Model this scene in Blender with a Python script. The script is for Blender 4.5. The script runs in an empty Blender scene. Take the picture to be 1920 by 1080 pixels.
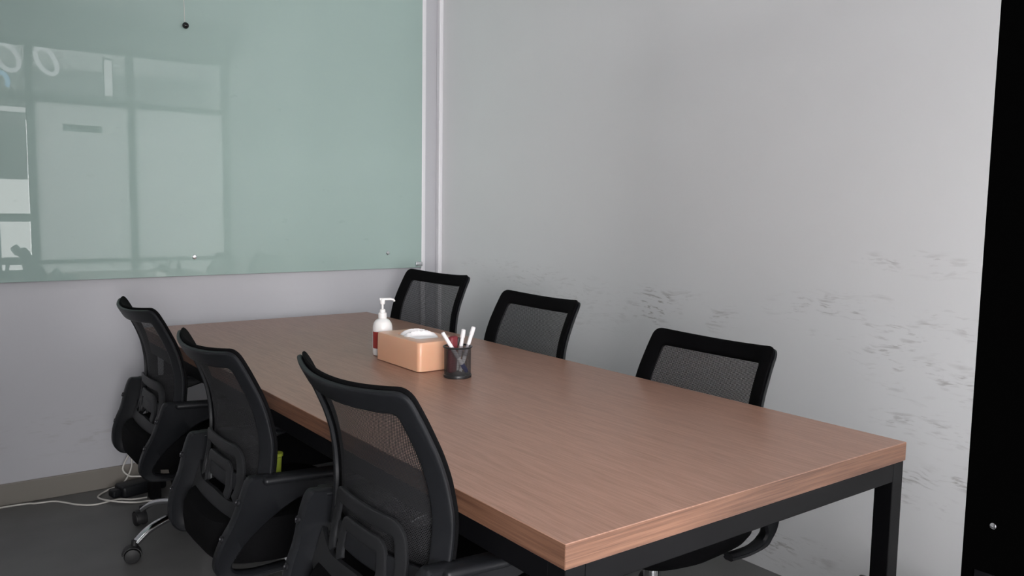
import bpy, bmesh, math, random
from mathutils import Vector, Matrix
C = bpy.context.scene.collection
PI = math.pi
random.seed(4)
S = bpy.context.scene

# ------------------------------------------------------------------ camera
cam = bpy.data.cameras.new('camera'); cam.sensor_width = 36.0; cam.lens = 1569.74 / 1920 * 36.0
cam.clip_start = 0.02
co = bpy.data.objects.new('camera', cam); C.objects.link(co)
yaw, pitch, roll = 0.6422, 0.09872, 0.015257
fw = Vector((math.sin(yaw) * math.cos(pitch), math.cos(yaw) * math.cos(pitch), -math.sin(pitch)))
rt = Vector((math.cos(yaw), -math.sin(yaw), 0)); up = rt.cross(fw)
rt2 = rt * math.cos(roll) + up * math.sin(roll); up2 = -rt * math.sin(roll) + up * math.cos(roll)
M4 = Matrix((rt2, up2, -fw)).transposed().to_4x4(); M4.translation = Vector((0, 0, 1.30))
co.matrix_world = M4
S.camera = co
# ------------------------------------------------------------------ world, light, exposure
S.view_settings.view_transform = 'Standard'; S.view_settings.look = 'None'
S.view_settings.gamma = 1; S.view_settings.exposure = 0.0; S.view_settings.use_curve_mapping = False
w = bpy.data.worlds.new('world'); S.world = w; w.use_nodes = True
w.node_tree.nodes['Background'].inputs[0].default_value = (0.9, 0.94, 1.0, 1)
w.node_tree.nodes['Background'].inputs[1].default_value = 0.35
def area(name, loc, direction, sx, sy, power, col):
    l = bpy.data.lights.new(name, 'AREA'); l.shape = 'RECTANGLE'; l.size = sx; l.size_y = sy
    l.energy = power; l.color = col
    o = bpy.data.objects.new(name, l); C.objects.link(o); o.location = loc
    o.rotation_euler = Vector(direction).to_track_quat('-Z', 'Y').to_euler()
    return o
# added unseen fill light along the left side of the meeting room
area('left_fill_light', (-0.25, 2.6, 2.72), (0.25, 0, -1), 0.2, 1.0, 4, (1.0, 0.985, 0.97))
# daylight falling in through the shop windows of the outer office
area('daylight_window', (1.95, -2.99, 1.33), (0, 1, 0), 1.25, 1.7, 138, (1.0, 0.985, 0.985))
area('daylight_low_window', (1.14, -2.99, 0.98), (0, 1, 0), 0.38, 1.05, 9, (1.0, 0.985, 0.98))
area('daylight_doorway', (-0.88, -2.9, 1.55), (0.33, 1, 0), 1.3, 1.9, 268, (1.0, 0.985, 0.985))
# ceiling panel lamp of the outer office
area('outer_lamp_light', (0.3, -1.5, 2.74), (0, 0, -1), 1.2, 1.2, 16, (1.0, 0.98, 0.95))

# ------------------------------------------------------------------ materials
def mat(name, col, rough=0.5, metal=0.0, spec=0.5, bump=None, coat=0.0):
    m = bpy.data.materials.new(name); m.use_nodes = True
    b = m.node_tree.nodes['Principled BSDF']
    b.inputs['Base Color'].default_value = (*col, 1); b.inputs['Roughness'].default_value = rough
    b.inputs['Metallic'].default_value = metal; b.inputs['Specular IOR Level'].default_value = spec
    b.inputs['Coat Weight'].default_value = coat
    if bump:
        nt = m.node_tree; tc = nt.nodes.new('ShaderNodeTexCoord'); n = nt.nodes.new('ShaderNodeTexNoise')
        n.inputs['Scale'].default_value = bump[0]; n.inputs['Detail'].default_value = 3
        bp = nt.nodes.new('ShaderNodeBump'); bp.inputs['Strength'].default_value = bump[1]; bp.inputs['Distance'].default_value = bump[2]
        nt.links.new(tc.outputs['Object'], n.inputs['Vector']); nt.links.new(n.outputs['Fac'], bp.inputs['Height'])
        nt.links.new(bp.outputs['Normal'], b.inputs['Normal'])
    return m
def nd(nt, t, **kw):
    n = nt.nodes.new(t)
    for k, v in kw.items(): setattr(n, k, v)
    return n
def mth(nt, op, a, b=None, c=None, clamp=False):
    n = nt.nodes.new('ShaderNodeMath'); n.operation = op; n.use_clamp = clamp
    for i, v in enumerate((a, b, c)):
        if v is None: continue
        if isinstance(v, (int, float)): n.inputs[i].default_value = v
        else: nt.links.new(v, n.inputs[i])
    return n.outputs[0]
def noise(nt, vec, scale, detail=2, dist=0.0, rough=0.5):
    n = nt.nodes.new('ShaderNodeTexNoise'); n.inputs['Scale'].default_value = scale; n.inputs['Detail'].default_value = detail
    n.inputs['Distortion'].default_value = dist; n.inputs['Roughness'].default_value = rough
    nt.links.new(vec, n.inputs['Vector']); return n.outputs['Fac']
def mapping(nt, vec, scale=(1, 1, 1), rot=(0, 0, 0), loc=(0, 0, 0)):
    n = nt.nodes.new('ShaderNodeMapping'); n.inputs['Scale'].default_value = scale
    n.inputs['Rotation'].default_value = rot; n.inputs['Location'].default_value = loc
    nt.links.new(vec, n.inputs['Vector']); return n.outputs[0]
def ramp(nt, fac, stops):
    r = nt.nodes.new('ShaderNodeValToRGB'); e = r.color_ramp.elements
    e[0].position, e[0].color = stops[0][0], (*stops[0][1], 1); e[1].position, e[1].color = stops[1][0], (*stops[1][1], 1)
    for p, c in stops[2:]:
        x = e.new(p); x.color = (*c, 1)
    nt.links.new(fac, r.inputs[0]); return r.outputs[0]
def mixc(nt, fac, a, b, mode='MIX'):
    n = nt.nodes.new('ShaderNodeMixRGB'); n.blend_type = mode
    for i, v in enumerate((fac, a, b)):
        if isinstance(v, (int, float)): n.inputs[i].default_value = v
        elif isinstance(v, tuple): n.inputs[i].default_value = (*v, 1)
        else: nt.links.new(v, n.inputs[i])
    return n.outputs[0]

# scuffed painted wall: streaks gathered in patches, every patch (axis 1, axis 2, radius 1, radius 2, strength)
def wall_material(name, col, plane, patches, seed=0):
    m = mat(name, col, 0.45, spec=0.35); nt = m.node_tree; b = nt.nodes['Principled BSDF']
    tc = nd(nt, 'ShaderNodeTexCoord'); sep = nd(nt, 'ShaderNodeSeparateXYZ'); nt.links.new(tc.outputs['Object'], sep.inputs[0])
    a = sep.outputs[plane]; z = sep.outputs[2]
    mask = None
    for (pa, pz, ra, rz, st) in patches:
        da = mth(nt, 'DIVIDE', mth(nt, 'SUBTRACT', a, pa), ra); dz = mth(nt, 'DIVIDE', mth(nt, 'SUBTRACT', z, pz), rz)
        d = mth(nt, 'ADD', mth(nt, 'MULTIPLY', da, da), mth(nt, 'MULTIPLY', dz, dz))
        v = mth(nt, 'MULTIPLY', mth(nt, 'SUBTRACT', 1.0, d, clamp=True), st)
        mask = v if mask is None else mth(nt, 'MAXIMUM', mask, v)
    sc = [9, 9, 9]; sc[2] = 60
    vec = tc.outputs['Object']
    wv = nd(nt, 'ShaderNodeVectorMath', operation='ADD')
    nw = nt.nodes.new('ShaderNodeTexNoise'); nw.inputs['Scale'].default_value = 5; nt.links.new(vec, nw.inputs['Vector'])
    sub = nd(nt, 'ShaderNodeVectorMath', operation='MULTIPLY'); nt.links.new(nw.outputs['Color'], sub.inputs[0]); sub.inputs[1].default_value = (.06, .06, .06)
    nt.links.new(vec, wv.inputs[0]); nt.links.new(sub.outputs[0], wv.inputs[1])
    n1 = noise(nt, mapping(nt, wv.outputs[0], sc, loc=(seed, seed, 0)), 1.0, 4, 0.3)
    n2 = noise(nt, mapping(nt, wv.outputs[0], (20, 20, 110), loc=(seed + 3, 1, 0)), 1.0, 3, 0.2)
    s1 = mth(nt, 'MULTIPLY', mth(nt, 'SUBTRACT', n1, 0.555), 7.0, clamp=True)
    s2 = mth(nt, 'MULTIPLY', mth(nt, 'SUBTRACT', n2, 0.57), 8.0, clamp=True)
    brk = mth(nt, 'MULTIPLY', mth(nt, 'SUBTRACT', noise(nt, mapping(nt, vec, (5, 5, 9), loc=(7, 2, 1)), 1.0, 3), 0.40), 7.0, clamp=True)
    st = mth(nt, 'MULTIPLY', mth(nt, 'MULTIPLY', mth(nt, 'MAXIMUM', s1, s2), brk), mask, clamp=True)
    big = noise(nt, tc.outputs['Object'], 0.9, 4)
    c0 = mixc(nt, big, tuple(x * 0.93 for x in col), tuple(min(1, x * 1.05) for x in col))
    c1 = mixc(nt, mth(nt, 'MULTIPLY', st, 0.75), c0, (0.26, 0.24, 0.22))
    nt.links.new(c1, b.inputs['Base Color'])
    bp = nd(nt, 'ShaderNodeBump'); bp.inputs['Strength'].default_value = 0.12; bp.inputs['Distance'].default_value = 0.004
    nt.links.new(noise(nt, tc.outputs['Object'], 14, 5), bp.inputs['Height']); nt.links.new(bp.outputs[0], b.inputs['Normal'])
    return m
def wood_material(name, c0, c1, scale, rough):
    m = mat(name, c0, rough, spec=0.42); nt = m.node_tree; b = nt.nodes['Principled BSDF']
    tc = nd(nt, 'ShaderNodeTexCoord')
    v = tc.outputs['Object']
    n1 = noise(nt, mapping(nt, v, scale), 1.0, 5, 0.15, 0.62)
    n2 = noise(nt, mapping(nt, v, tuple(s * 0.3 for s in scale)), 1.0, 2, 0.3)
    n3 = noise(nt, mapping(nt, v, tuple(s * 2.2 for s in scale)), 1.0, 2)
    f = mth(nt, 'ADD', mth(nt, 'MULTIPLY', n1, 0.6), mth(nt, 'ADD', mth(nt, 'MULTIPLY', n2, 0.15), mth(nt, 'MULTIPLY', n3, 0.25)))
    col = ramp(nt, f, [(0.38, c1), (0.60, c0)])
    nt.links.new(col, b.inputs['Base Color'])
    bp = nd(nt, 'ShaderNodeBump'); bp.inputs['Strength'].default_value = 0.12; bp.inputs['Distance'].default_value = 0.001
    nt.links.new(f, bp.inputs['Height']); nt.links.new(bp.outputs[0], b.inputs['Normal'])
    return m
def mesh_material(name, col, du, dv, open_r):
    # woven mesh: round holes in staggered rows, laid out in the cloth's own metric UVs
    m = mat(name, col, 0.65, spec=0.3); nt = m.node_tree; b = nt.nodes['Principled BSDF']
    uv = nd(nt, 'ShaderNodeUVMap'); sep = nd(nt, 'ShaderNodeSeparateXYZ'); nt.links.new(uv.outputs[0], sep.inputs[0])
    v = mth(nt, 'DIVIDE', sep.outputs[1], dv); row = mth(nt, 'FLOOR', v)
    u = mth(nt, 'ADD', mth(nt, 'DIVIDE', sep.outputs[0], du), mth(nt, 'MULTIPLY', row, 0.5))
    fu = mth(nt, 'SUBTRACT', mth(nt, 'FRACT', u), 0.5); fv = mth(nt, 'SUBTRACT', mth(nt, 'FRACT', v), 0.5)
    d = mth(nt, 'ADD', mth(nt, 'MULTIPLY', fu, fu), mth(nt, 'MULTIPLY', fv, fv))
    nt.links.new(mth(nt, 'GREATER_THAN', d, open_r * open_r), b.inputs['Alpha'])
    return m

MT = {}
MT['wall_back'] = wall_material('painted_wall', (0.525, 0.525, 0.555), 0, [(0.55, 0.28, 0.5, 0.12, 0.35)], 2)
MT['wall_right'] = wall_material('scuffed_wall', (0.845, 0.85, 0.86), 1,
    [(3.35, 0.96, 0.55, 0.08, 0.35), (2.28, 0.90, 0.36, 0.10, 0.95), (1.45, 0.95, 0.42, 0.10, 0.75), (1.22, 0.86, 0.30, 0.16, 0.8),
     (1.28, 1.14, 0.25, 0.05, 0.5), (1.25, 0.64, 0.2, 0.06, 0.6), (1.14, 0.47, 0.34, 0.10, 1.0), (1.75, 0.10, 0.5, 0.08, 0.8), (2.9, 0.86, 0.6, 0.15, 0.25)], 0)
MT['plain'] = mat('plain_paint', (0.68, 0.68, 0.69), 0.5, bump=(20, .05, .003))
MT['trim'] = mat('white_trim', (0.82, 0.81, 0.84), 0.4)
MT['base'] = mat('beige_skirting', (0.235, 0.215, 0.19), 0.45, bump=(12, .1, .002))
fl = mat('grey_floor', (0.16, 0.16, 0.155), 0.42, spec=0.4); MT['floor'] = fl
nt = fl.node_tree; tc = nd(nt, 'ShaderNodeTexCoord')
nt.links.new(ramp(nt, noise(nt, tc.outputs['Object'], 3.5, 6), [(0.3, (0.100, 0.099, 0.098)), (0.72, (0.138, 0.137, 0.136))]), nt.nodes['Principled BSDF'].inputs['Base Color'])
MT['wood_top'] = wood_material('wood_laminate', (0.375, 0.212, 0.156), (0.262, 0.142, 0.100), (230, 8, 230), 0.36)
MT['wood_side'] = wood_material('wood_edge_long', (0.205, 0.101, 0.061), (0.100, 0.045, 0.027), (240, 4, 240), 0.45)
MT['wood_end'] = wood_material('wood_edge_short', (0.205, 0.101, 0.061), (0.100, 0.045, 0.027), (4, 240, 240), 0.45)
MT['steel'] = mat('black_coated_steel', (0.0035, 0.0035, 0.0042), 0.45, spec=0.10)
MT['plastic'] = mat('black_plastic', (0.0085, 0.0092, 0.011), 0.42, spec=0.25, bump=(900, .15, .0005))
MT['fabric'] = mat('black_fabric', (0.003, 0.003, 0.0035), 0.9, spec=0.08, bump=(700, .5, .001))
MT['grey_plastic'] = mat('charcoal_plastic', (0.013, 0.0135, 0.015), 0.42, spec=0.28, bump=(900, .15, .0005))
MT['mesh'] = mesh_material('black_mesh', (0.02, 0.02, 0.022), 0.0042, 0.0034, 0.27)
MT['chrome'] = mat('chrome', (0.75, 0.76, 0.78), 0.12, metal=1.0)
MT['screw'] = mat('dark_screw', (0.05, 0.05, 0.055), 0.35, metal=0.8)
MT['caster'] = mat('black_rubber', (0.010, 0.010, 0.011), 0.5)
MT['frame'] = mat('black_aluminium', (0.0008, 0.0008, 0.0008), 0.7, spec=0.0)
MT['white_plastic'] = mat('white_plastic', (0.80, 0.78, 0.77), 0.35)
MT['bottle'] = mat('bottle_white', (0.82, 0.80, 0.79), 0.3); MT['bottle'].node_tree.nodes['Principled BSDF'].inputs['Subsurface Weight'].default_value = 0.1
MT['label'] = mat('red_label', (0.30, 0.035, 0.03), 0.4)
MT['label_white'] = mat('white_label', (0.75, 0.74, 0.74), 0.4)
MT['tissue'] = mat('white_tissue', (0.86, 0.84, 0.85), 0.9, bump=(60, .3, .002))
bx_m = mat('peach_plastic', (0.70, 0.395, 0.255), 0.32); MT['peach'] = bx_m
_b = bx_m.node_tree.nodes['Principled BSDF']; _b.inputs['Subsurface Weight'].default_value = 0.35
_b.inputs['Subsurface Radius'].default_value = (1.0, 0.35, 0.2); _b.inputs['Subsurface Scale'].default_value = 0.02
MT['cup_mesh'] = mesh_material('wire_mesh', (0.02, 0.02, 0.021), 0.0022, 0.0022, 0.36)
MT['cup'] = mat('black_wire', (0.015, 0.015, 0.016), 0.35, spec=0.5)
MT['maroon'] = mat('maroon_felt', (0.16, 0.018, 0.025), 0.6)
MT['blue'] = mat('blue_cap', (0.02, 0.03, 0.16), 0.35)
MT['marker'] = mat('marker_white', (0.72, 0.70, 0.71), 0.35)
MT['print'] = mat('marker_print', (0.30, 0.28, 0.30), 0.4)
MT['cord'] = mat('white_cord', (0.62, 0.60, 0.56), 0.5)
MT['lime'] = mat('lime_plastic', (0.26, 0.32, 0.03), 0.4)
MT['ball'] = mat('black_gloss', (0.008, 0.008, 0.009), 0.15)
gl = mat('green_back_painted_glass', (0.44, 0.56, 0.53), 0.008, spec=0.42); MT['board'] = gl
nt = gl.node_tree; tc = nd(nt, 'ShaderNodeTexCoord')
smear = noise(nt, mapping(nt, tc.outputs['Object'], (3, 3, 5)), 1.0, 5)
spots = mth(nt, 'MULTIPLY', mth(nt, 'SUBTRACT', noise(nt, mapping(nt, tc.outputs['Object'], (14, 14, 22)), 1.0, 3), 0.70), 6, clamp=True)
c = mixc(nt, smear, (0.345, 0.450, 0.420), (0.370, 0.478, 0.448)); c = mixc(nt, mth(nt, 'MULTIPLY', spots, 0.35), c, (0.22, 0.30, 0.27))
nt.links.new(c, nt.nodes['Principled BSDF'].inputs['Base Color'])
MT['board_edge'] = mat('glass_edge', (0.16, 0.30, 0.26), 0.1)
def film(name, trans, col):
    m = bpy.data.materials.new(name); m.use_nodes = True; nt = m.node_tree
    for n in list(nt.nodes): nt.nodes.remove(n)
    out = nd(nt, 'ShaderNodeOutputMaterial'); tr = nd(nt, 'ShaderNodeBsdfTransparent'); tl = nd(nt, 'ShaderNodeBsdfTranslucent')
    tl.inputs[0].default_value = (*col, 1); mx = nd(nt, 'ShaderNodeMixShader'); mx.inputs[0].default_value = 1 - trans
    nt.links.new(tr.outputs[0], mx.inputs[1]); nt.links.new(tl.outputs[0], mx.inputs[2])
    gs = nd(nt, 'ShaderNodeBsdfGlossy'); gs.inputs['Roughness'].default_value = 0.05
    m2 = nd(nt, 'ShaderNodeMixShader'); m2.inputs[0].default_value = 0.05
    nt.links.new(mx.outputs[0], m2.inputs[1]); nt.links.new(gs.outputs[0], m2.inputs[2]); nt.links.new(m2.outputs[0], out.inputs[0])
    return m
MT['frost'] = film('frosted_film_glass', 0.0, (0.93, 0.93, 0.93))
MT['clear'] = film('clear_glass', 0.93, (0.8, 0.85, 0.85))
def emis(name, col, st):
    m = bpy.data.materials.new(name); m.use_nodes = True; b = m.node_tree.nodes['Principled BSDF']
    b.inputs['Emission Color'].default_value = (*col, 1); b.inputs['Emission Strength'].default_value = st; return m
MT['letter_white'] = emis('backlit_white_letter', (.95, .93, 1), 5.0)  # window letters; emission stands in for the daylight behind them
MT['letter_blue'] = emis('backlit_blue_letter', (.25, .6, 1), 5.0)
MT['glow_strip'] = emis('beam_slit_glow', (1, .97, 1), 4.5)  # glow put into the white beam and the window slit

# ------------------------------------------------------------------ helpers
def link(name, bm, m, parent=None, smooth=True, loc=(0, 0, 0)):
    bmesh.ops.recalc_face_normals(bm, faces=bm.faces[:])
    me = bpy.data.meshes.new(name); bm.to_mesh(me); bm.free()
    for mm in (m if isinstance(m, (list, tuple)) else [m]): me.materials.append(mm)
    if smooth:
        me.polygons.foreach_set('use_smooth', [True] * len(me.polygons))
        me.set_sharp_from_angle(angle=math.radians(38))
    o = bpy.data.objects.new(name, me); C.objects.link(o); o.location = loc
    if parent: o.parent = parent
    return o
def tag(o, label=None, cat=None, group=None, kind=None):
    for k, v in (('label', label), ('category', cat), ('group', group), ('kind', kind)):
        if v: o[k] = v
    return o
def thing(name, label, cat, loc=(0, 0, 0), rz=0, group=None):
    o = bpy.data.objects.new(name, None); C.objects.link(o); o.location = loc; o.rotation_euler = (0, 0, rz)
    o.empty_display_size = 0.1
    return tag(o, label, cat, group)
def box(bm, lo, hi, bev=0.0, mi=0, seg=2):
    lo = Vector(lo); hi = Vector(hi)
    r = bmesh.ops.create_cube(bm, size=1.0)
    for v in r['verts']:
        v.co = Vector([lo[i] + (v.co[i] + 0.5) * (hi[i] - lo[i]) for i in range(3)])
    fs = list({f for v in r['verts'] for f in v.link_faces})
    for f in fs: f.material_index = mi
    if bev > 0:
        es = list({e for v in r['verts'] for e in v.link_edges})
        bmesh.ops.bevel(bm, geom=es, offset=bev, segments=seg, affect='EDGES', profile=0.5)
    return fs
def grid_faces(bm, rows, close_u=False, close_v=False, mi=0):
    n = len(rows); k = len(rows[0])
    for i in range(n if close_v else n - 1):
        for j in range(k if close_u else k - 1):
            try: f = bm.faces.new((rows[i][j], rows[i][(j + 1) % k], rows[(i + 1) % n][(j + 1) % k], rows[(i + 1) % n][j])); f.material_index = mi
            except ValueError: pass
def lathe(bm, prof, c=(0, 0, 0), n=32, axis=None, mi=0, cap=True):
    c = Vector(c); q = Vector((0, 0, 1)).rotation_difference(Vector(axis)) if axis is not None else None
    rows = []
    for r, z in prof:
        row = []
        for j in range(n):
            a = 2 * PI * j / n; p = Vector((r * math.cos(a), r * math.sin(a), z))
            if q: p = q @ p
            row.append(bm.verts.new(c + p))
        rows.append(row)
    grid_faces(bm, rows, close_u=True, mi=mi)
    if cap:
        for row in (rows[0], rows[-1]):
            f = bm.faces.new(row); f.material_index = mi
def cyl(bm, a, b, r, r2=None, n=24, bev=0.0, mi=0):
    a = Vector(a); b = Vector(b); L = (b - a).length; r2 = r if r2 is None else r2
    prof = [(r, 0), (r2, L)] if bev == 0 else [(r - bev, 0), (r - bev * .3, bev * .3), (r, bev), (r2, L - bev), (r2 - bev * .3, L - bev * .3), (r2 - bev, L)]
    lathe(bm, prof, a, n, b - a, mi)
def catmull(P, n=8, closed=False):
    P = [Vector(p) for p in P]; out = []; k = len(P)
    rng = range(k) if closed else range(k - 1)
    for i in rng:
        if closed: p0, p1, p2, p3 = P[(i - 1) % k], P[i], P[(i + 1) % k], P[(i + 2) % k]
        else: p0, p1, p2, p3 = P[max(i - 1, 0)], P[i], P[i + 1], P[min(i + 2, k - 1)]
        for j in range(n):
            t = j / n
            out.append(0.5 * ((2 * p1) + (-p0 + p2) * t + (2 * p0 - 5 * p1 + 4 * p2 - p3) * t * t + (-p0 + 3 * p1 - 3 * p2 + p3) * t ** 3))
    if not closed: out.append(P[-1])
    return out
def tube(bm, pts, r, n=10, cap=True, mi=0, closed=False):
    pts = [Vector(p) for p in pts]; rows = []; k = len(pts)
    rf = r if callable(r) else (lambda t: r)
    nrm = None
    for i, p in enumerate(pts):
        if closed: t = (pts[(i + 1) % k] - pts[(i - 1) % k]).normalized()
        else: t = (pts[min(i + 1, k - 1)] - pts[max(i - 1, 0)]).normalized()
        if nrm is None: nrm = t.orthogonal().normalized()
        nrm = (nrm - t * nrm.dot(t)).normalized(); bn = t.cross(nrm)
        rr = rf(i / (k - 1))
        rows.append([bm.verts.new(p + (nrm * math.cos(2 * PI * j / n) + bn * math.sin(2 * PI * j / n)) * rr) for j in range(n)])
    grid_faces(bm, rows, close_u=True, close_v=closed, mi=mi)
    if cap and not closed:
        bm.faces.new(rows[0]).material_index = mi; bm.faces.new(rows[-1]).material_index = mi
def sup(w, t, n=12, e=3.5):
    # rounded-rectangle section, width w, thickness t
    out = []
    for j in range(n):
        a = 2 * PI * j / n + PI / n; ca, sa = math.cos(a), math.sin(a)
        out.append((w / 2 * math.copysign(abs(ca) ** (2 / e), ca), t / 2 * math.copysign(abs(sa) ** (2 / e), sa)))
    return out
def rr_outline(pts, rad, n=6):
    # round the corners of a closed 2D polygon
    out = []; k = len(pts)
    rads = rad if isinstance(rad, (list, tuple)) else [rad] * k
    for i in range(k):
        a, b, c = Vector(pts[i - 1]), Vector(pts[i]), Vector(pts[(i + 1) % k])
        d1 = (a - b).normalized(); d2 = (c - b).normalized(); ang = d1.angle(d2)
        L = min(rads[i] / math.tan(ang / 2), (a - b).length * .49, (c - b).length * .49)
        p, q = b + d1 * L, b + d2 * L
        for j in range(n + 1):
            t = j / n; out.append((1 - t) ** 2 * p + 2 * t * (1 - t) * b + t * t * q)
    return out
def densify(pts, step, closed=True):
    out = []; k = len(pts)
    for i in range(k if closed else k - 1):
        a, b = Vector(pts[i]), Vector(pts[(i + 1) % k]); m = max(1, int((b - a).length / step))
        for j in range(m): out.append(a + (b - a) * j / m)
    if not closed: out.append(Vector(pts[-1]))
    res = [out[0]]
    for p in out[1:]:
        if (p - res[-1]).length > 1e-4: res.append(p)
    return res
def surf_sweep(bm, path, section, Mf, closed=True, mi=0):
    # sweep a section (in-surface offset, depth) along a 2D path laid on the surface Mf(s,t)->(point, normal)
    k = len(path); rows = []
    for i, p in enumerate(path):
        if closed: t = (path[(i + 1) % k] - path[i - 1])
        else: t = path[min(i + 1, k - 1)] - path[max(i - 1, 0)]
        t.normalize(); nn = Vector((-t.y, t.x))
        row = []
        for o, d in section:
            P, N = Mf(p.x + nn.x * o, p.y + nn.y * o); row.append(bm.verts.new(P + N * d))
        rows.append(row)
    grid_faces(bm, rows, close_u=True, close_v=closed, mi=mi)
    if not closed:
        bm.faces.new(rows[0]); bm.faces.new(rows[-1])
def extrude_poly(bm, pts, x0, x1, bev=0.0, mi=0, axis='x'):
    # polygon in the (y,z) plane extruded along x with bevelled rims
    vs = [bm.verts.new((x0, p[0], p[1])) for p in pts]
    f = bm.faces.new(vs); r = bmesh.ops.extrude_face_region(bm, geom=[f])
    nv = [e for e in r['geom'] if isinstance(e, bmesh.types.BMVert)]
    for v in nv: v.co.x = x1
    if bev > 0:
        es = [e for v in vs + nv for e in v.link_edges]
        es = [e for e in set(es) if abs(e.verts[0].co.x - e.verts[1].co.x) < 1e-6]
        bmesh.ops.bevel(bm, geom=es, offset=bev, segments=2, affect='EDGES', profile=0.5)

# ------------------------------------------------------------------ room shell
XR, YB, XL, YF0, YF1, ZC = 2.50, 4.036, -0.55, 0.312, 0.412, 2.75
def sbox(name, lo, hi, m, bev=0.0, kind='structure', parent=None):
    bm = bmesh.new(); box(bm, lo, hi, bev); o = link(name, bm, m, parent, smooth=False)
    if not parent: o['kind'] = kind
    return o
sbox('floor', (-2.5, -3.2, -0.05), (4.2, YB + .1, 0), MT['floor'])
sbox('ceiling', (-2.5, -3.2, ZC), (4.2, YB + .1, ZC + .05), MT['plain'])
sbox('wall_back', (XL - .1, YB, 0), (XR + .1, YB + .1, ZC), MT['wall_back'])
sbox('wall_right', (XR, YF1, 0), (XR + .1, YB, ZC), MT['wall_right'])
sbox('wall_left', (XL - .1, YF0, 0), (XL, YB, ZC), MT['plain'])
sbox('baseboard_back', (XL, YB - .012, 0), (XR - .02, YB, 0.094), MT['base'], 0.003)
sbox('trim_1', (2.374, YB - .016, 0), (2.402, YB, ZC), MT['trim'], 0.006)
sbox('trim_2', (XR - .026, YB - .035, 0), (XR, YB, ZC), MT['trim'], 0.007)
# partition with the doorway the picture was taken through
sbox('wall_front', (XL, YF0, 0), (-0.16, YF1, ZC), MT['plain'])
sbox('wall_lintel', (-0.16, YF0, 2.53), (XR, YF1, ZC), MT['plain'])
def pbox(name, lo, hi, m, parent, bev=0.002, label=None):
    bm = bmesh.new(); box(bm, lo, hi, bev); o = link(name, bm, m, parent, smooth=False)
    if label: o['label'] = label
    return o
door = bpy.data.objects.new('door_1', None); C.objects.link(door); door['kind'] = 'structure'; door.location = (0.93, 0.36, 0)
dj = pbox('door_frame', (0.0, -.048, 0), (0.047, .052, 2.53), MT['frame'], door)
pbox('door_frame', (-1.09, -.048, 0), (-1.045, .052, 2.53), MT['frame'], door)
pbox('door_head', (-1.045, -.048, 2.06), (0.0, .052, 2.10), MT['frame'], door)
pbox('door_head', (-1.045, -.048, 2.49), (0.0, .052, 2.53), MT['frame'], door)
pbox('transom_pane', (-1.045, -.004, 2.10), (0.0, .004, 2.49), MT['clear'], door, 0)
bm = bmesh.new(); lathe(bm, [(0.0035, 0), (0.0033, .0012), (0.0015, .0018)], (0, .0215, .968), 16, (-1, 0, 0)); link('frame_screw', bm, MT['chrome'], door)['label'] = 'small silver screw'
bm = bmesh.new(); box(bm, (-.0016, .010, .80), (0, .037, .915), .0006); link('latch_plate', bm, MT['steel'], door)['label'] = 'black latch plate'
win = bpy.data.objects.new('window_1', None); C.objects.link(win); win['kind'] = 'structure'; win.location = (0.977, 0.36, 0)
def W(name, x0, x1, z0, z1, m, y0=-.048, y1=.052, bev=.002): return pbox(name, (x0 - .977, y0, z0), (x1 - .977, y1, z1), m, win, bev)
W('mullion', 1.67, 1.715, 0.0, 2.53, MT['frame']); W('mullion', 2.455, 2.5, 0.0, 2.53, MT['frame'])
for (xa, xb) in ((.977, 1.67), (1.715, 2.455)):
    W('rail', xa, xb, 2.06, 2.10, MT['frame']); W('rail', xa, xb, 2.49, 2.53, MT['frame'])
    W('rail', xa, xb, .775, .80, MT['frame']); W('rail', xa, xb, 0.0, .06, MT['frame'])
    W('transom_pane', xa, xb, 2.10, 2.49, MT['clear'], -.004, .004, 0)
    W('frosted_pane', xa, xb, .80, 2.06, MT['frost'], -.004, .004, 0)
    W('lower_pane', xa, xb, .06, .775, MT['frost'], -.004, .004, 0)
W('pull_plate', 1.18, 1.47, 1.84, 1.895, MT['steel'], .004, .012, .001)
# outer office: walls, shop window frames, counter rail, white beam seen mirrored in the glass board
sbox('wall_outer_right', (3.3, -3.2, 0), (3.4, YF0, ZC), MT['plain'])
sbox('wall_outer_left', (-1.7, -3.2, 0), (-1.6, YF0, ZC), MT['plain'])
sbox('wall_outer_back', (-1.6, -3.2, 0), (3.3, -3.1, ZC), MT['plain'])
win2 = bpy.data.objects.new('window_2', None); C.objects.link(win2); win2['kind'] = 'structure'; win2.location = (1.75, -2.93, 0)
sbox('window_blind', (.95, -2.96, 1.52), (1.32, -2.95, 2.10), MT['base'])
for nm, lo, hi in (('mullion', (-.78, 0, .4), (-.73, .06, 2.5)), ('mullion', (.73, 0, .4), (.78, .06, 2.5)), ('mullion', (-.02, 0, .4), (.02, .06, 2.5)),
                   ('rail', (-.73, 0, 1.03), (.73, .06, 1.12)), ('rail', (-.73, 0, .4), (.73, .06, .48)), ('rail', (-.73, 0, 2.42), (.73, .06, 2.5))):
    pbox(nm, lo, hi, MT['frame'], win2)

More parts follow.
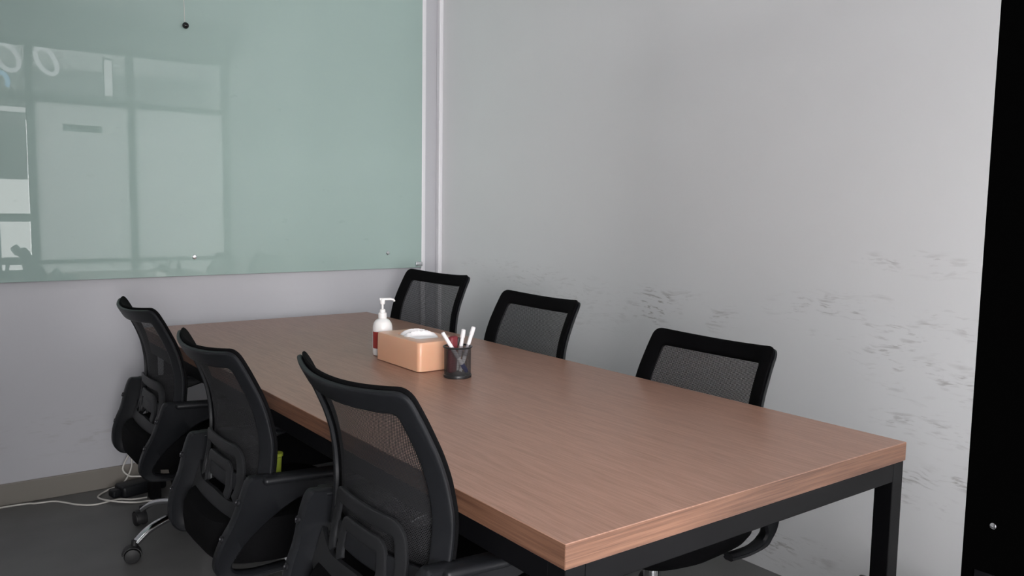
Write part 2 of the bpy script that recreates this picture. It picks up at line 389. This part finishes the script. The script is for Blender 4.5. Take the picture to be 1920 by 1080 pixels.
# ------------------------------------------------------------------ glass board
gb = thing('glass_board', 'large pale green back-painted glass writing board on the far wall', 'whiteboard', (1.19, 4.028, 0.949))
bm = bmesh.new(); box(bm, (-1.33, -.020, 0), (1.179, -.012, 1.78), .001)
for f in bm.faces:
    f.normal_update()
    f.material_index = 0 if abs(f.normal.y) > .9 else 1
link('glass_panel', bm, [MT['board'], MT['board_edge']], gb, smooth=False)
for (x, z) in ((1.148, 1.037), (2.160, 1.034)):
    for zz in (z, z + 1.55):
        bm = bmesh.new()
        lathe(bm, [(.0105, 0), (.0105, .006), (.008, .0085), (.003, .0088)], (x - 1.192, -.020, zz - .949), 20, (0, -1, 0))
        lathe(bm, [(.007, 0), (.007, .0195)], (x - 1.192, .008, zz - .949), 16, (0, -1, 0))
        link('standoff_pin', bm, MT['chrome'], gb)['label'] = 'round chrome standoff pin'
bm = bmesh.new(); box(bm, (1.139, -.030, .008), (1.181, .006, .032), .003); box(bm, (1.139, -.0315, .026), (1.153, -.028, .034), .001, mi=0)
link('corner_clip', bm, MT['chrome'], gb)['label'] = 'small clear and silver corner clip'
pc = thing('hanging_cord', 'thin cord with a black ball at its end hanging in front of the green board', 'cord', (1.121, 3.990, ZC))
bm = bmesh.new(); tube(bm, [(-.012, 0, 0), (-.004, 0, -.35), (0.0, 0, -.652)], .0013, 6); link('cord', bm, MT['cord'], pc)['label'] = 'thin pale cord'
bm = bmesh.new(); bmesh.ops.create_uvsphere(bm, u_segments=24, v_segments=16, radius=.0145)
for v in bm.verts: v.co += Vector((0.004, 0, -.667))
link('ball', bm, MT['ball'], pc)['label'] = 'glossy black ball'

# ------------------------------------------------------------------ table
TX0, TX1, TY0, TY1, TZ = 0.865, 1.935, 1.0, 3.81, 0.75
tb = thing('conference_table', 'long wood laminate meeting table on a black steel frame', 'table', ((TX0 + TX1) / 2, (TY0 + TY1) / 2, 0))
hx, hy = (TX1 - TX0) / 2, (TY1 - TY0) / 2
bm = bmesh.new(); box(bm, (-hx, -hy, .705), (hx, hy, TZ), .0012, seg=1)
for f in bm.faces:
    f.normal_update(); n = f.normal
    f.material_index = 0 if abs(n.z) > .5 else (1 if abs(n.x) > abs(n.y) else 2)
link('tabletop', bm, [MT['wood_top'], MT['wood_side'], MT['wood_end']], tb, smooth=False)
q = .045; e = .003; zt = .7048; zb = .659
for s in (-1, 1):
    bm = bmesh.new(); box(bm, (-hx + e + q, s * (hy - e) - (q if s > 0 else 0), zb), (hx - e - q, s * (hy - e) + (0 if s > 0 else q), zt), .002); link('apron_rail', bm, MT['steel'], tb, smooth=False)
    bm = bmesh.new(); box(bm, (s * (hx - e) - (q if s > 0 else 0), -hy + e + q, zb), (s * (hx - e) + (0 if s > 0 else q), hy - e - q, zt), .002); link('apron_rail', bm, MT['steel'], tb, smooth=False)
    for t in (-1, 1):
        x0 = hx - e - q if s > 0 else -hx + e; y0 = hy - e - q if t > 0 else -hy + e
        bm = bmesh.new(); box(bm, (x0, y0, 0.0), (x0 + q, y0 + q, zt), .002); link('leg', bm, MT['steel'], tb, smooth=False)

bm = bmesh.new(); box(bm, (-.25, hy - .075, .03), (hx - .055, hy - .055, .659), .002); link('modesty_panel', bm, MT['steel'], tb, smooth=False)['label'] = 'black panel closing the far end under the tabletop'

# ------------------------------------------------------------------ mesh task chair
VT, ZT = -0.24, 0.93          # top corners of the back: forward position and height
CP = [(0.0, 0.0), (-.036, .021), (-.097, .050), (-.150, .072), (-.20, .083), (-.255, .089), (-.305, .089), (-.36, .084), (-.44, .072)]
def prof(t):
    if t >= 0: return CP[0][1] + t * -.6
    for (t0, v0), (t1, v1) in zip(CP, CP[1:]):
        if t >= t1:
            f = (t - t0) / (t1 - t0); return v0 + (v1 - v0) * f
    return CP[-1][1]
def prof_s(t): return sum(prof(t + d) for d in (-.03, -.015, 0, .015, .03)) / 5
def back_xyz(s, t):
    k = s / .235
    return Vector((s, VT + prof_s(t) - .046 * (1 - abs(k) ** 2.1), ZT + t - .014 * (1 - k * k) * max(0, 1 + t / .22)))
def Mback(s, t):
    P = back_xyz(s, t); e_ = .004
    a = back_xyz(s + e_, t) - back_xyz(s - e_, t); b = back_xyz(s, t + e_) - back_xyz(s, t - e_)
    N = b.cross(a).normalized()      # towards the sitter (+y)
    if N.y < 0: N = -N
    return P, N
HW = [(-.243, -.40), (.243, -.40), (.254, -.25), (.238, 0.0), (-.238, 0.0), (-.254, -.25)]
def shrink(pts, d):
    # polygon with every side moved inwards by d
    k = len(pts); out = []
    for i in range(k):
        a, b, c = Vector(pts[i - 1]), Vector(pts[i]), Vector(pts[(i + 1) % k])
        t1 = (b - a).normalized(); t2 = (c - b).normalized(); n1 = Vector((-t1.y, t1.x)); n2 = Vector((-t2.y, t2.x))
        m = (n1 + n2).normalized(); out.append(b + m * (d / m.dot(n1)))
    return out
def band_ring(bm, pts, rad, d0, d1, rad1, section, Mf):
    # closed band between the outline shrunk by d0 and the one shrunk by d1; section gives (0..1 across, depth)
    A = rr_outline(shrink(pts, d0), rad, 6); B = rr_outline(shrink(pts, d1), rad1, 6); k = len(A); rows = []
    for i in range(k):
        L = (A[(i + 1) % k] - A[i]).length; m = max(1, int(L / .012))
        for q in range(m):
            f = q / m; a = A[i].lerp(A[(i + 1) % k], f); b = B[i].lerp(B[(i + 1) % k], f); row = []
            for e, d in section:
                p = a.lerp(b, e); P, N = Mf(p.x, p.y); row.append(bm.verts.new(P + N * d))
            rows.append(row)
    grid_faces(bm, rows, close_u=True, close_v=True)
def make_chair():
    root = thing('mesh_office_chair', 'x', 'chair', (0, 0, 0), 0, 'mesh office chairs around the meeting table')
    R = [.02, .02, .3, .028, .028, .3]
    # plastic frame of the back
    bm = bmesh.new(); R1 = [.01, .01, .3, .012, .012, .3]
    band_ring(bm, HW, R, 0.0, .045, R1, [(.5 + o, d) for o, d in sup(1.0, .013, 16, 4.5)], Mback); link('back_frame', bm, MT['plastic'], root)
    bm = bmesh.new()
    band_ring(bm, HW, R, -.0015, .047, R1, [(.5 + o, d + .012) for o, d in sup(1.0, .012, 16, 3)], Mback); link('fabric_border', bm, MT['fabric'], root)['label'] = 'black fabric edging of the backrest'
    # woven mesh
    bm = bmesh.new(); uvl = bm.loops.layers.uv.new('UVMap'); rows = []; uvd = {}
    def wid(t):
        if t > -.25: return .238 + (.254 - .238) * (-t / .25)
        return .254 + (.243 - .254) * ((-t - .25) / .15)
    nr, nc = 28, 24
    for i in range(nr + 1):
        t = -.028 - (.372 - .028) * i / nr; row = []
        for j in range(nc + 1):
            s = (wid(t) - .028) * (2 * j / nc - 1); P, N = Mback(s, t); v = bm.verts.new(P + N * .010); uvd[v] = (s, t); row.append(v)
        rows.append(row)
    grid_faces(bm, rows)
    for f in bm.faces:
        for l in f.loops: l[uvl].uv = uvd[l.vert]
    link('back_mesh', bm, MT['mesh'], root)['label'] = 'see-through black mesh'
    # lumbar support: two nested loops on a cross plate between the arms
    def lum_xyz(s, t):
        tt = max(-.60, min(-.2, t)); f = (tt + .32) / -.28; f = max(0, min(1, f))
        k = s / .235; v = .037 - .064 * f ** 1.5 + .046 * abs(k) ** 2.3 * (1 - f)
        return Vector((s, VT + v, ZT + t))
    def Ml(s, t):
        P = lum_xyz(s, t); e_ = .004
        a = lum_xyz(s + e_, t) - lum_xyz(s - e_, t); b = lum_xyz(s, t + e_) - lum_xyz(s, t - e_)
        N = b.cross(a).normalized()
        return P, (N if N.y > 0 else -N)
    bm = bmesh.new()
    o1 = rr_outline([(-.10, -0.467), (-.152, -0.392), (-.130, -0.294), (.130, -0.294), (.152, -0.392), (.10, -0.467)], [.001, .08, .03, .03, .08, .001], 8)[9:-9]
    o2 = rr_outline([(-.055, -0.467), (-.092, -0.407), (-.080, -0.344), (.080, -0.344), (.092, -0.407), (.055, -0.467)], [.001, .05, .022, .022, .05, .001], 8)[9:-9]
    surf_sweep(bm, densify(o1, .010, False), sup(.034, .009, 12, 6), Ml, closed=False)
    surf_sweep(bm, densify(o2, .010, False), sup(.032, .009, 12, 6), Ml, closed=False)
    pl = []
    for side in (1, -1):
        rr_ = []
        for i in range(15):
            row = []
            for j in range(25):
                s = -.222 + .444 * j / 24; u = abs(s) / .222
                top = -.432 + .010 * (1 - u) + .06 * max(0, u - .55); bot = -.508 + .03 * u ** 3
                t = top + (bot - top) * i / 14
                P, N = Ml(s, t); row.append(bm.verts.new(P + N * .006 * side))
            rr_.append(row)
        grid_faces(bm, rr_); pl.append(rr_)
    A, B = pl
    ring = lambda G: G[0] + [r[-1] for r in G[1:]] + G[-1][-2::-1] + [r[0] for r in G[-2:0:-1]]
    ra, rb = ring(A), ring(B)
    for i in range(len(ra)): bm.faces.new((ra[i], ra[(i + 1) % len(ra)], rb[(i + 1) % len(rb)], rb[i]))
    link('lumbar_support', bm, MT['grey_plastic'], root)['label'] = 'charcoal plastic lumbar support with nested loop openings'
    # armrests: crescent plates with a rear strip that hooks under the seat
    y0 = VT
    oc = [(.325, -.358), (.24, -.337), (.13, -.329), (.055, -.323), (.028, -.326), (.012, -.36), (-.010, -.43), (-.032, -.475), (-.047, -.52), (-.050, -.56), (-.036, -.590), (-.008, -.606), (.06, -.614), (.145, -.610)]
    ic = [(.327, -.366), (.24, -.388), (.165, -.402), (.118, -.427), (.085, -.450), (.052, -.480), (.030, -.503), (.013, -.527), (.001, -.546), (-.005, -.562), (.001, -.577), (.018, -.585), (.06, -.592), (.145, -.590)]
    for sx in (-1, 1):
        P = catmull([Vector((0, a, b)) for a, b in oc], 4); Q = catmull([Vector((0, a, b)) for a, b in ic], 4)
        bm = bmesh.new(); rows = []
        for n_, (p, q) in enumerate(zip(P, Q)):
            L = (q - p).length; e = min(.006, L * .25); f_ = n_ / (len(P) - 1)
            tp = .036; tq = .036 - .012 * math.sin(PI * min(1, f_ * 1.3)) if f_ < .77 else .036
            row = []
            for dd, xo in ((0, -.30 * tp), (0, .30 * tp), (e, .5 * tp), (L * .5, .5 * (tp + tq) / 2 - .003), (L - e, .5 * tq), (L, .3 * tq), (L, -.3 * tq), (L - e, -.5 * tq), (L * .5, -.5 * (tp + tq) / 2 + .003), (e, -.5 * tp)):
                c = p + (q - p) * (dd / max(L, 1e-5)); z = ZT + c.z
                xc = .254 - .050 * max(0, min(1, (-.36 - c.z) / .22)) ** 1.3
                row.append(bm.verts.new((sx * (xc + xo), y0 + c.y, z)))
            rows.append(row)
        grid_faces(bm, rows, close_u=True); bm.faces.new(rows[0]); bm.faces.new(rows[-1])
        a = link('armrest', bm, MT['plastic'], root)
        bm = bmesh.new(); box(bm, (sx * .262 - .026, y0 + .06, ZT - .345), (sx * .262 + .026, y0 + .325, ZT - .325), .009, seg=3)
        for v in bm.verts: v.co.z -= .05 * max(0, (v.co.y - y0 - .06)) ; 
        link('arm_pad', bm, MT['plastic'], a)
        for (py, pz) in ((.004, -.385), (-.032, -.480)):
            bm = bmesh.new(); nrm = Vector((0, -.9, .35)) if pz > -.45 else Vector((0, -.93, .3))
            lathe(bm, [(.0085, -.004), (.0085, .0012), (.0068, .0016), (.0062, -.001), (.001, -.001)], (sx * (.254 - .050 * max(0, (-.36 - pz) / .22) ** 1.3), y0 + py - .004, ZT + pz), 16, nrm.normalized())
            link('bolt', bm, MT['screw'], a)
    # seat cushion
    bm = bmesh.new(); rows = []; cy = -.038
    for sc, z in [(.78, -.585), (.92, -.580), (.985, -.558), (1.0, -.520), (.99, -.488), (.955, -.470), (.85, -.461), (.55, -.463), (.2, -.467), (.02, -.468)]:
        row = []
        for j in range(56):
            a = 2 * PI * j / 56; ca, sa = math.cos(a), math.sin(a); n_ = 2 / 3.6
            x = .238 * sc * math.copysign(abs(ca) ** n_, ca); y = .245 * sc * math.copysign(abs(sa) ** n_, sa)
            row.append(bm.verts.new((x * (1 - .11 * max(0, .08 - y) / .32), cy + y, ZT + z - .022 * max(0, (y - .12) / .115) ** 2 + .012 * max(0, (abs(x) - .15) / .09) * (z > -.5))))
        rows.append(row)
    grid_faces(bm, rows, close_u=True); bm.faces.new(rows[0]); bm.faces.new(rows[-1])
    link('seat', bm, MT['fabric'], root)
    bm = bmesh.new(); box(bm, (-.10, -.12, ZT - .615), (.10, .12, ZT - .570), .012); cyl(bm, (.10, .03, ZT - .58), (.20, .05, ZT - .585), .006)
    box(bm, (.195, .035, ZT - .592), (.235, .065, ZT - .578), .005)
    link('seat_mechanism', bm, MT['steel'], root)
    bm = bmesh.new(); cyl(bm, (0, 0, .22), (0, 0, ZT - .61), .0145); link('gas_piston', bm, MT['chrome'], root)['label'] = 'chrome gas lift'
    bm = bmesh.new(); cyl(bm, (0, 0, .085), (0, 0, .27), .025, bev=.003); link('column_tube', bm, MT['chrome'], root)['label'] = 'chrome column tube'
    # five-star base
    bm = bmesh.new(); lathe(bm, [(.030, .060), (.040, .066), (.042, .115), (.036, .128), (.027, .132)], (0, 0, 0), 32)
    ends = []
    for k in range(5):
        a = 2 * PI * k / 5; d = Vector((math.cos(a), math.sin(a), 0)); sd = Vector((-d.y, d.x, 0))
        pth = catmull([d * .03 + Vector((0, 0, .108)), d * .10 + Vector((0, 0, .120)), d * .18 + Vector((0, 0, .117)), d * .25 + Vector((0, 0, .098)), d * .30 + Vector((0, 0, .066))], 6)
        rows = []
        for i, p in enumerate(pth):
            f = i / (len(pth) - 1); t = (pth[min(i + 1, len(pth) - 1)] - pth[max(i - 1, 0)]).normalized(); n_ = sd.cross(t)
            ww, hh = .046 - .014 * f, .026 - .006 * f
            rows.append([bm.verts.new(p + sd * o + n_ * dd) for o, dd in sup(ww, hh, 14, 3)])
        grid_faces(bm, rows, close_u=True); bm.faces.new(rows[0]); bm.faces.new(rows[-1])
        ends.append((d, sd, a))
    base = link('star_base', bm, MT['chrome'], root); base['label'] = 'chrome five-star base'
    for d, sd, a in ends:
        c = d * .315; bm = bmesh.new()
        ax = (sd * math.cos(.5) + d * math.sin(.5)); fwd = Vector((-ax.y, ax.x, 0))
        for s_ in (-1, 1):
            lathe(bm, [(.008, .004), (.024, .004), (.027, .007), (.0275, .016), (.025, .021), (.012, .023), (.003, .0235)], c + Vector((0, 0, .0275)), 24, ax * s_)
        rows = []
        for i in range(9):   # hood over the wheels
            an = -.35 + (PI + .2) * i / 8; rc = c + Vector((0, 0, .0275)) + (fwd * math.cos(an) + Vector((0, 0, 1)) * math.sin(an)) * .0315
            rows.append([bm.verts.new(rc + ax * o + (fwd * math.cos(an) + Vector((0, 0, 1)) * math.sin(an)) * dd) for o, dd in sup(.040, .006, 8, 3)])
        grid_faces(bm, rows, close_u=True); bm.faces.new(rows[0]); bm.faces.new(rows[-1])
        cyl(bm, c + Vector((0, 0, .05)) - d * .008, c + Vector((0, 0, .078)) - d * .012, .011)
        o = link('caster', bm, MT['caster'], base); o['label'] = 'black twin-wheel caster'
    return root
proto = make_chair()
def copy_tree(o, parent=None):
    c = o.copy(); C.objects.link(c); c.parent = parent
    for ch in list(o.children): copy_tree(ch, c)
    return c
L_, R_ = -PI / 2, PI / 2
spots = [  # x, y, rotation, top height, base turn, label
    (0.955, 1.503, L_, .970, .3, 'black mesh office chair nearest the camera on the left side of the table'),
    (0.922, 2.315, L_, .922, 1.0, 'middle black mesh office chair of the three along the left side of the table'),
    (0.952, 3.235, L_, .925, 0, 'black mesh office chair in the far left corner below the green board'),
    (1.812, 1.690, R_, .897, .5, 'black mesh office chair nearest the camera on the right side of the table'),
    (1.820, 2.560, R_, .945, .9, 'middle black mesh office chair of the three along the right wall'),
    (1.838, 3.332, R_ + .09, .977, .2, 'far right black mesh office chair behind the tissue box and pump bottle'),
]
for i, (x, y, rz, h, turn, lab) in enumerate(spots):
    o = proto if i == 0 else copy_tree(proto)
    o.location = (x, y, 0); o.rotation_euler = (0, 0, rz); o['label'] = lab
    for ch in o.children:
        nm = ch.name.split('.')[0]
        if nm == 'star_base': ch.rotation_euler = (0, 0, turn)
        elif nm != 'column_tube': ch.location = (0, 0, h - ZT)
# make one leg of the far left chair's base point where its caster shows
for o in C.objects:
    if o.get('label') == spots[2][5]:
        for ch in o.children:
            if ch.name.startswith('star_base'): ch.rotation_euler = (0, 0, math.radians(199) - spots[2][2])

# ------------------------------------------------------------------ things on the table
tz = TZ
# tissue box
tbx = thing('tissue_box', 'peach plastic tissue box with a tissue showing in its oval opening', 'tissue box', (1.457, 2.480, tz), 0)
bm = bmesh.new(); bxh, byh, H = .088, .149, .099
def ring(sx, sy, r, z, n=8):
    return [bm.verts.new((p.x, p.y, z)) for p in rr_outline([(-sx, -sy), (sx, -sy), (sx, sy), (-sx, sy)], r, n)]
K = 4 * 9
def oval(a, b, z):
    out = []
    for p in rr_outline([(-bxh, -byh), (bxh, -byh), (bxh, byh), (-bxh, byh)], .018, 8):
        an = math.atan2(p.y / byh, p.x / bxh); out.append(bm.verts.new((a * math.cos(an), b * math.sin(an), z)))
    return out
rows = [ring(bxh - .006, byh - .006, .014, .0005), ring(bxh, byh, .018, .003), ring(bxh - .0005, byh - .0005, .018, H * .5), ring(bxh - .0015, byh - .0015, .018, H - .006), ring(bxh - .004, byh - .004, .017, H - .0015), ring(bxh - .009, byh - .009, .014, H),
        oval(.064, .096, H - .0005), oval(.062, .094, H - .002), oval(.062, .094, H - .006)]
grid_faces(bm, rows, close_u=True); bm.faces.new(rows[0])
link('box_shell', bm, MT['peach'], tbx)
bm = bmesh.new(); rows = []
for i in range(13):
    row = []
    for j in range(40):
        a = 2 * PI * j / 40; r = i / 12
        x, y = .0605 * r * math.cos(a), .0925 * r * math.sin(a)
        fold = math.exp(-((y - .030 + .5 * x) / .012) ** 2) + .9 * math.exp(-((y + .018 + .35 * x) / .010) ** 2)
        z = H - .005 + .008 * (1 - r ** 4) + .017 * fold * (1 - r ** 3) + .002 * math.sin(y * 190 + x * 90) * (1 - r)
        row.append(bm.verts.new((x, y, z)))
    rows.append(row)
grid_faces(bm, rows, close_u=True)
bmesh.ops.remove_doubles(bm, verts=bm.verts[:], dist=1e-6)
link('tissue', bm, MT['tissue'], tbx)['label'] = 'white folded tissue'
# pump bottle
pb = thing('pump_bottle', 'white pump bottle with a red and white label standing behind the tissue box', 'bottle', (1.428, 2.690, tz))
bm = bmesh.new(); lathe(bm, [(.030, 0), (.034, .003), (.0355, .012), (.0355, .098), (.0348, .108), (.0315, .119), (.025, .128), (.016, .1335), (.0135, .135), (.0135, .140)], n=40); link('body', bm, MT['bottle'], pb)
bm = bmesh.new(); lathe(bm, [(.0357, .028), (.0362, .0285), (.0362, .088), (.0357, .0885)], n=40, cap=False)
for f in bm.faces: 
    c_ = f.calc_center_median(); f.material_index = 0 if (math.atan2(c_.y, c_.x) % (2 * PI)) > PI * .95 and (math.atan2(c_.y, c_.x) % (2 * PI)) < PI * 1.3 else 1
link('label_band', bm, [MT['label'], MT['label_white']], pb)['label'] = 'red and white paper label'
bm = bmesh.new(); lathe(bm, [(.0150, .136), (.0156, .138), (.0156, .152), (.0145, .1545), (.0110, .156), (.0105, .163), (.0090, .167), (.0044, .169), (.0040, .171), (.0040, .192)], n=28)
link('collar', bm, MT['white_plastic'], pb)
bm = bmesh.new(); lathe(bm, [(.008, .186), (.009, .190), (.009, .202), (.0065, .206)], n=24)
dv = Vector((.90, -.43, 0)).normalized()
tube(bm, [Vector((0, 0, .2035)) - dv * .010, Vector((0, 0, .204)) + dv * .006, Vector((0, 0, .2045)) + dv * .028, Vector((0, 0, .202)) + dv * .040, Vector((0, 0, .196)) + dv * .043], lambda t: .0052 - .0018 * t, 12)
link('pump_head', bm, MT['white_plastic'], pb)
# pen cup
cx, cy_ = 1.446, 2.218
cup = thing('pen_cup', 'round black wire mesh pen cup beside the tissue box', 'pen holder', (cx, cy_, tz))
bm = bmesh.new(); uvl = bm.loops.layers.uv.new('UVMap'); rows = []; nn_ = 48; r0 = .0425
for i in range(9): rows.append([bm.verts.new((r0 * math.cos(2 * PI * j / nn_), r0 * math.sin(2 * PI * j / nn_), .004 + .092 * i / 8)) for j in range(nn_)])
grid_faces(bm, rows, close_u=True)
for f in bm.faces:
    angs = [math.atan2(l.vert.co.y, l.vert.co.x) % (2 * PI) for l in f.loops]
    for l, a in zip(f.loops, angs):
        if max(angs) - min(angs) > PI and a < PI: a += 2 * PI
        l[uvl].uv = (a * r0, l.vert.co.z)
link('wire_mesh', bm, MT['cup_mesh'], cup)
bm = bmesh.new()
tube(bm, [(.0445 * math.cos(2 * PI * j / 48), .0445 * math.sin(2 * PI * j / 48), .098) for j in range(48)], .0028, 8, closed=True); link('rim', bm, MT['cup'], cup)
bm = bmesh.new(); lathe(bm, [(.0425, 0.0002), (.0445, .001), (.0450, .005), (.0445, .0095), (.0425, .011)], n=48); link('cup_base', bm, MT['cup'], cup)
def marker(name, a, b, label, capcol, cap_end, r=.0062, body='marker'):
    a = Vector(a); b = Vector(b); t = thing(name, label, 'marker', a); L = (b - a); d = L.normalized(); L = L.length
    bm = bmesh.new(); lathe(bm, [(r * .8, 0), (r, .002), (r, L - .002), (r * .8, L)], (0, 0, 0), 20, d); link('barrel', bm, MT[body], t)
    bm = bmesh.new(); lathe(bm, [(r * 1.02, L * .35), (r * 1.03, L * .352), (r * 1.03, L * .62), (r * 1.02, L * .622)], (0, 0, 0), 20, d, cap=False); link('print_band', bm, MT['print'], t)
    bm = bmesh.new()
    if cap_end == 0: lathe(bm, [(r * .7, -.004), (r * 1.1, -.001), (r * 1.2, .026), (r * 1.15, .028)], (0, 0, 0), 20, d)
    else: lathe(bm, [(r * 1.15, L - .022), (r * 1.25, L - .020), (r * 1.15, L + .0), (r * 1.1, L + .004), (r * .5, L + .006)], (0, 0, 0), 20, d)
    link('cap', bm, MT[capcol], t)
    return t
zc = tz + .014
marker('marker', (1.470, 2.203, zc + .004), (1.391, 2.222, 0.897), 'white marker with a blue cap down, leaning left out of the pen cup', 'blue', 0)
marker('marker', (1.460, 2.243, zc + .002), (1.473, 2.226, 0.895), 'white marker standing nearly upright in the pen cup, left of the tallest one', 'marker', 1)
marker('marker', (1.462, 2.226, zc + .001), (1.505, 2.218, 0.902), 'tallest white marker in the pen cup, leaning to the right', 'marker', 1)
marker('marker', (1.440, 2.247, zc + .001), (1.461, 2.236, 0.868), 'short black pen between the maroon eraser and white markers in the pen cup', 'cup', 1, .0042, 'cup')
er = thing('board_eraser', 'dark maroon rounded eraser standing upright in the pen cup', 'eraser', (1.435, 2.235, tz + .012), math.radians(20))
bm = bmesh.new(); box(bm, (-.018, -.010, 0), (.018, .010, .118), .0085, seg=4)
for v in bm.verts: v.co.x += v.co.z * .05
link('eraser_body', bm, MT['maroon'], er)
# ------------------------------------------------------------------ floor clutter, cords
pa = thing('power_adapter', 'black power block on the floor by the far wall, white lead looped over it', 'power adapter', (.86, 3.90, 0), .25)
bm = bmesh.new(); box(bm, (-.10, -.045, 0), (.10, .045, .052), .012, seg=3); link('adapter_body', bm, MT['plastic'], pa)
bm = bmesh.new(); box(bm, (-.135, -.025, .006), (-.095, .025, .040), .008, seg=3); link('plug', bm, MT['plastic'], pa)
bm = bmesh.new()
tube(bm, catmull([(-.40, 4.0, .004), (.33, 4.0, .004), (.46, 3.975, .004), (.53, 3.955, .004), (.60, 3.86, .004), (.66, 3.82, .004), (.75, 3.835, .004), (.80, 3.80, .004), (.86, 3.79, .004)], 8), .0038, 8)
tag(link('extension_lead', bm, MT['cord']), 'white lead running along the floor by the skirting of the far wall', 'cable')
bm = bmesh.new()
tube(bm, catmull([(.905, 3.70, .004), (.86, 3.74, .004), (.80, 3.75, .006), (.72, 3.80, .0135), (.685, 3.90, .008), (.74, 3.975, .008), (.80, 3.965, .030), (.835, 3.955, .10), (.83, 3.955, .16), (.80, 3.96, .10), (.82, 3.94, .068), (.85, 3.915, .066), (.90, 3.90, .062)], 8), .0038, 8)
tag(link('extension_lead', bm, MT['cord']), 'white lead looped around the black power block', 'cable')
cs = thing('cable_sleeve', 'black cable sleeve dropping from the table to the floor beside the far table leg', 'cable sleeve', (.965, 3.70, 0))
bm = bmesh.new(); lathe(bm, [(.016, 0), (.019, .02), (.022, .06), (.038, .16), (.046, .28), (.046, .50), (.04, .70)], n=20)
link('sleeve', bm, MT['fabric'], cs)
bm = bmesh.new(); tube(bm, catmull([(.055, -.045, .30), (.05, -.05, .20), (.035, -.05, .10), (.03, -.05, .03), (.05, -.06, .005)], 6), .004, 8); link('white_cable', bm, MT['cord'], cs)['label'] = 'white cable'
# small lime container on the middle left chair
lc = thing('small_container', 'small yellow-green tapered plastic container by the middle left chair', 'container', (.885, 2.33, .470))
bm = bmesh.new(); lathe(bm, [(.012, .0), (.014, .004), (.0185, .085), (.022, .088), (.022, .096), (.018, .097)], n=24); link('container_body', bm, MT['lime'], lc)
# black bin just peeping in beyond the near table leg
wb = thing('waste_bin', 'black bin by the right wall, only its top corner in view', 'bin', (2.22, 1.16, 0), .3)
bm = bmesh.new(); box(bm, (-.11, -.11, 0), (.11, .11, .20), .01)
for v in bm.verts:
    k = .82 + .18 * v.co.z / .2; v.co.x *= k; v.co.y *= k
link('bin_body', bm, MT['plastic'], wb)
bm = bmesh.new(); box(bm, (-.115, -.115, .20), (.115, .115, .215), .006); link('bin_rim', bm, MT['plastic'], wb)
# ------------------------------------------------------------------ outer office things, seen mirrored in the glass board
st = thing('bar_stool', 'dark round stool mirrored in the lower left of the green board', 'stool', (1.02, -1.6, 0))
bm = bmesh.new(); lathe(bm, [(.14, .64), (.165, .65), (.17, .68), (.15, .70), (.05, .705)], n=32); link('seat', bm, MT['fabric'], st)
for k in range(4):
    a = PI / 4 + k * PI / 2; bm = bmesh.new(); tube(bm, [(.10 * math.cos(a), .10 * math.sin(a), .645), (.19 * math.cos(a), .19 * math.sin(a), .0)], .010, 10); link('leg', bm, MT['steel'], st)
sg = thing('window_sign', 'sign with rounded white letters and a blue arc, mirrored in the green board', 'sign', (.87, -.2, 2.40))
def ringletter(x, z, a, b, w_, m, a0=0, a1=2 * PI, tilt=0.5):
    bm = bmesh.new(); rows = []; N_ = 40
    for i in range(N_ + 1):
        an = a0 + (a1 - a0) * i / N_; row = []
        for o, d in ((-w_, 0), (w_, 0), (w_, .012), (-w_, .012)):
            px, pz = (a + o) * math.cos(an), (b + o) * math.sin(an)
            row.append(bm.verts.new((x + px * math.cos(tilt) - pz * math.sin(tilt), d, z + px * math.sin(tilt) + pz * math.cos(tilt))))
        rows.append(row)
    grid_faces(bm, rows, close_u=True)
    bmesh.ops.remove_doubles(bm, verts=bm.verts[:], dist=1e-5)
    return bm
link('letter', ringletter(0, .06, .075, .115, .018, None, tilt=.5), MT['letter_white'], sg)['label'] = 'white rounded letter'
link('letter', ringletter(.29, .06, .065, .115, .018, None, tilt=.5), MT['letter_white'], sg)['label'] = 'white rounded letter'
link('arc', ringletter(-.06, -.14, .06, .07, .018, None, -.6, 2.4, 0), MT['letter_blue'], sg)['label'] = 'light blue arc'
bm = bmesh.new(); box(bm, (-.30, -.03, .22), (.40, -.012, .26), .003); link('sign_rail', bm, MT['steel'], sg)
sl = thing('glow_beam', 'long white beam mirrored at the left edge of the green board', 'glow_strip', (.9, -1.0, 2.085))  # plain white beam; emission replaces the light falling on it
bm = bmesh.new(); box(bm, (-.6, -.01, 0), (.6, .015, .045), .002); link('glow_face', bm, MT['glow_strip'], sl, smooth=False)
bm = bmesh.new(); box(bm, (-.61, -.04, -.01), (.61, -.012, .06), .002); link('backing', bm, MT['steel'], sl, smooth=False)
tl = thing('window_slit', 'upright bright window slit mirrored in the upper left of the green board', 'glow_strip', (1.64, -.2, 2.12))  # slit of bright window, its daylight drawn as emission
bm = bmesh.new(); box(bm, (-.028, -.01, .09), (.032, .01, .40), .002); box(bm, (-.028, -.01, 0), (.032, .01, .045), .002); link('glow_face', bm, MT['glow_strip'], tl, smooth=False)
bm = bmesh.new(); box(bm, (-.04, -.035, -.02), (.044, -.012, .42), .003); link('backing', bm, MT['steel'], tl, smooth=False)
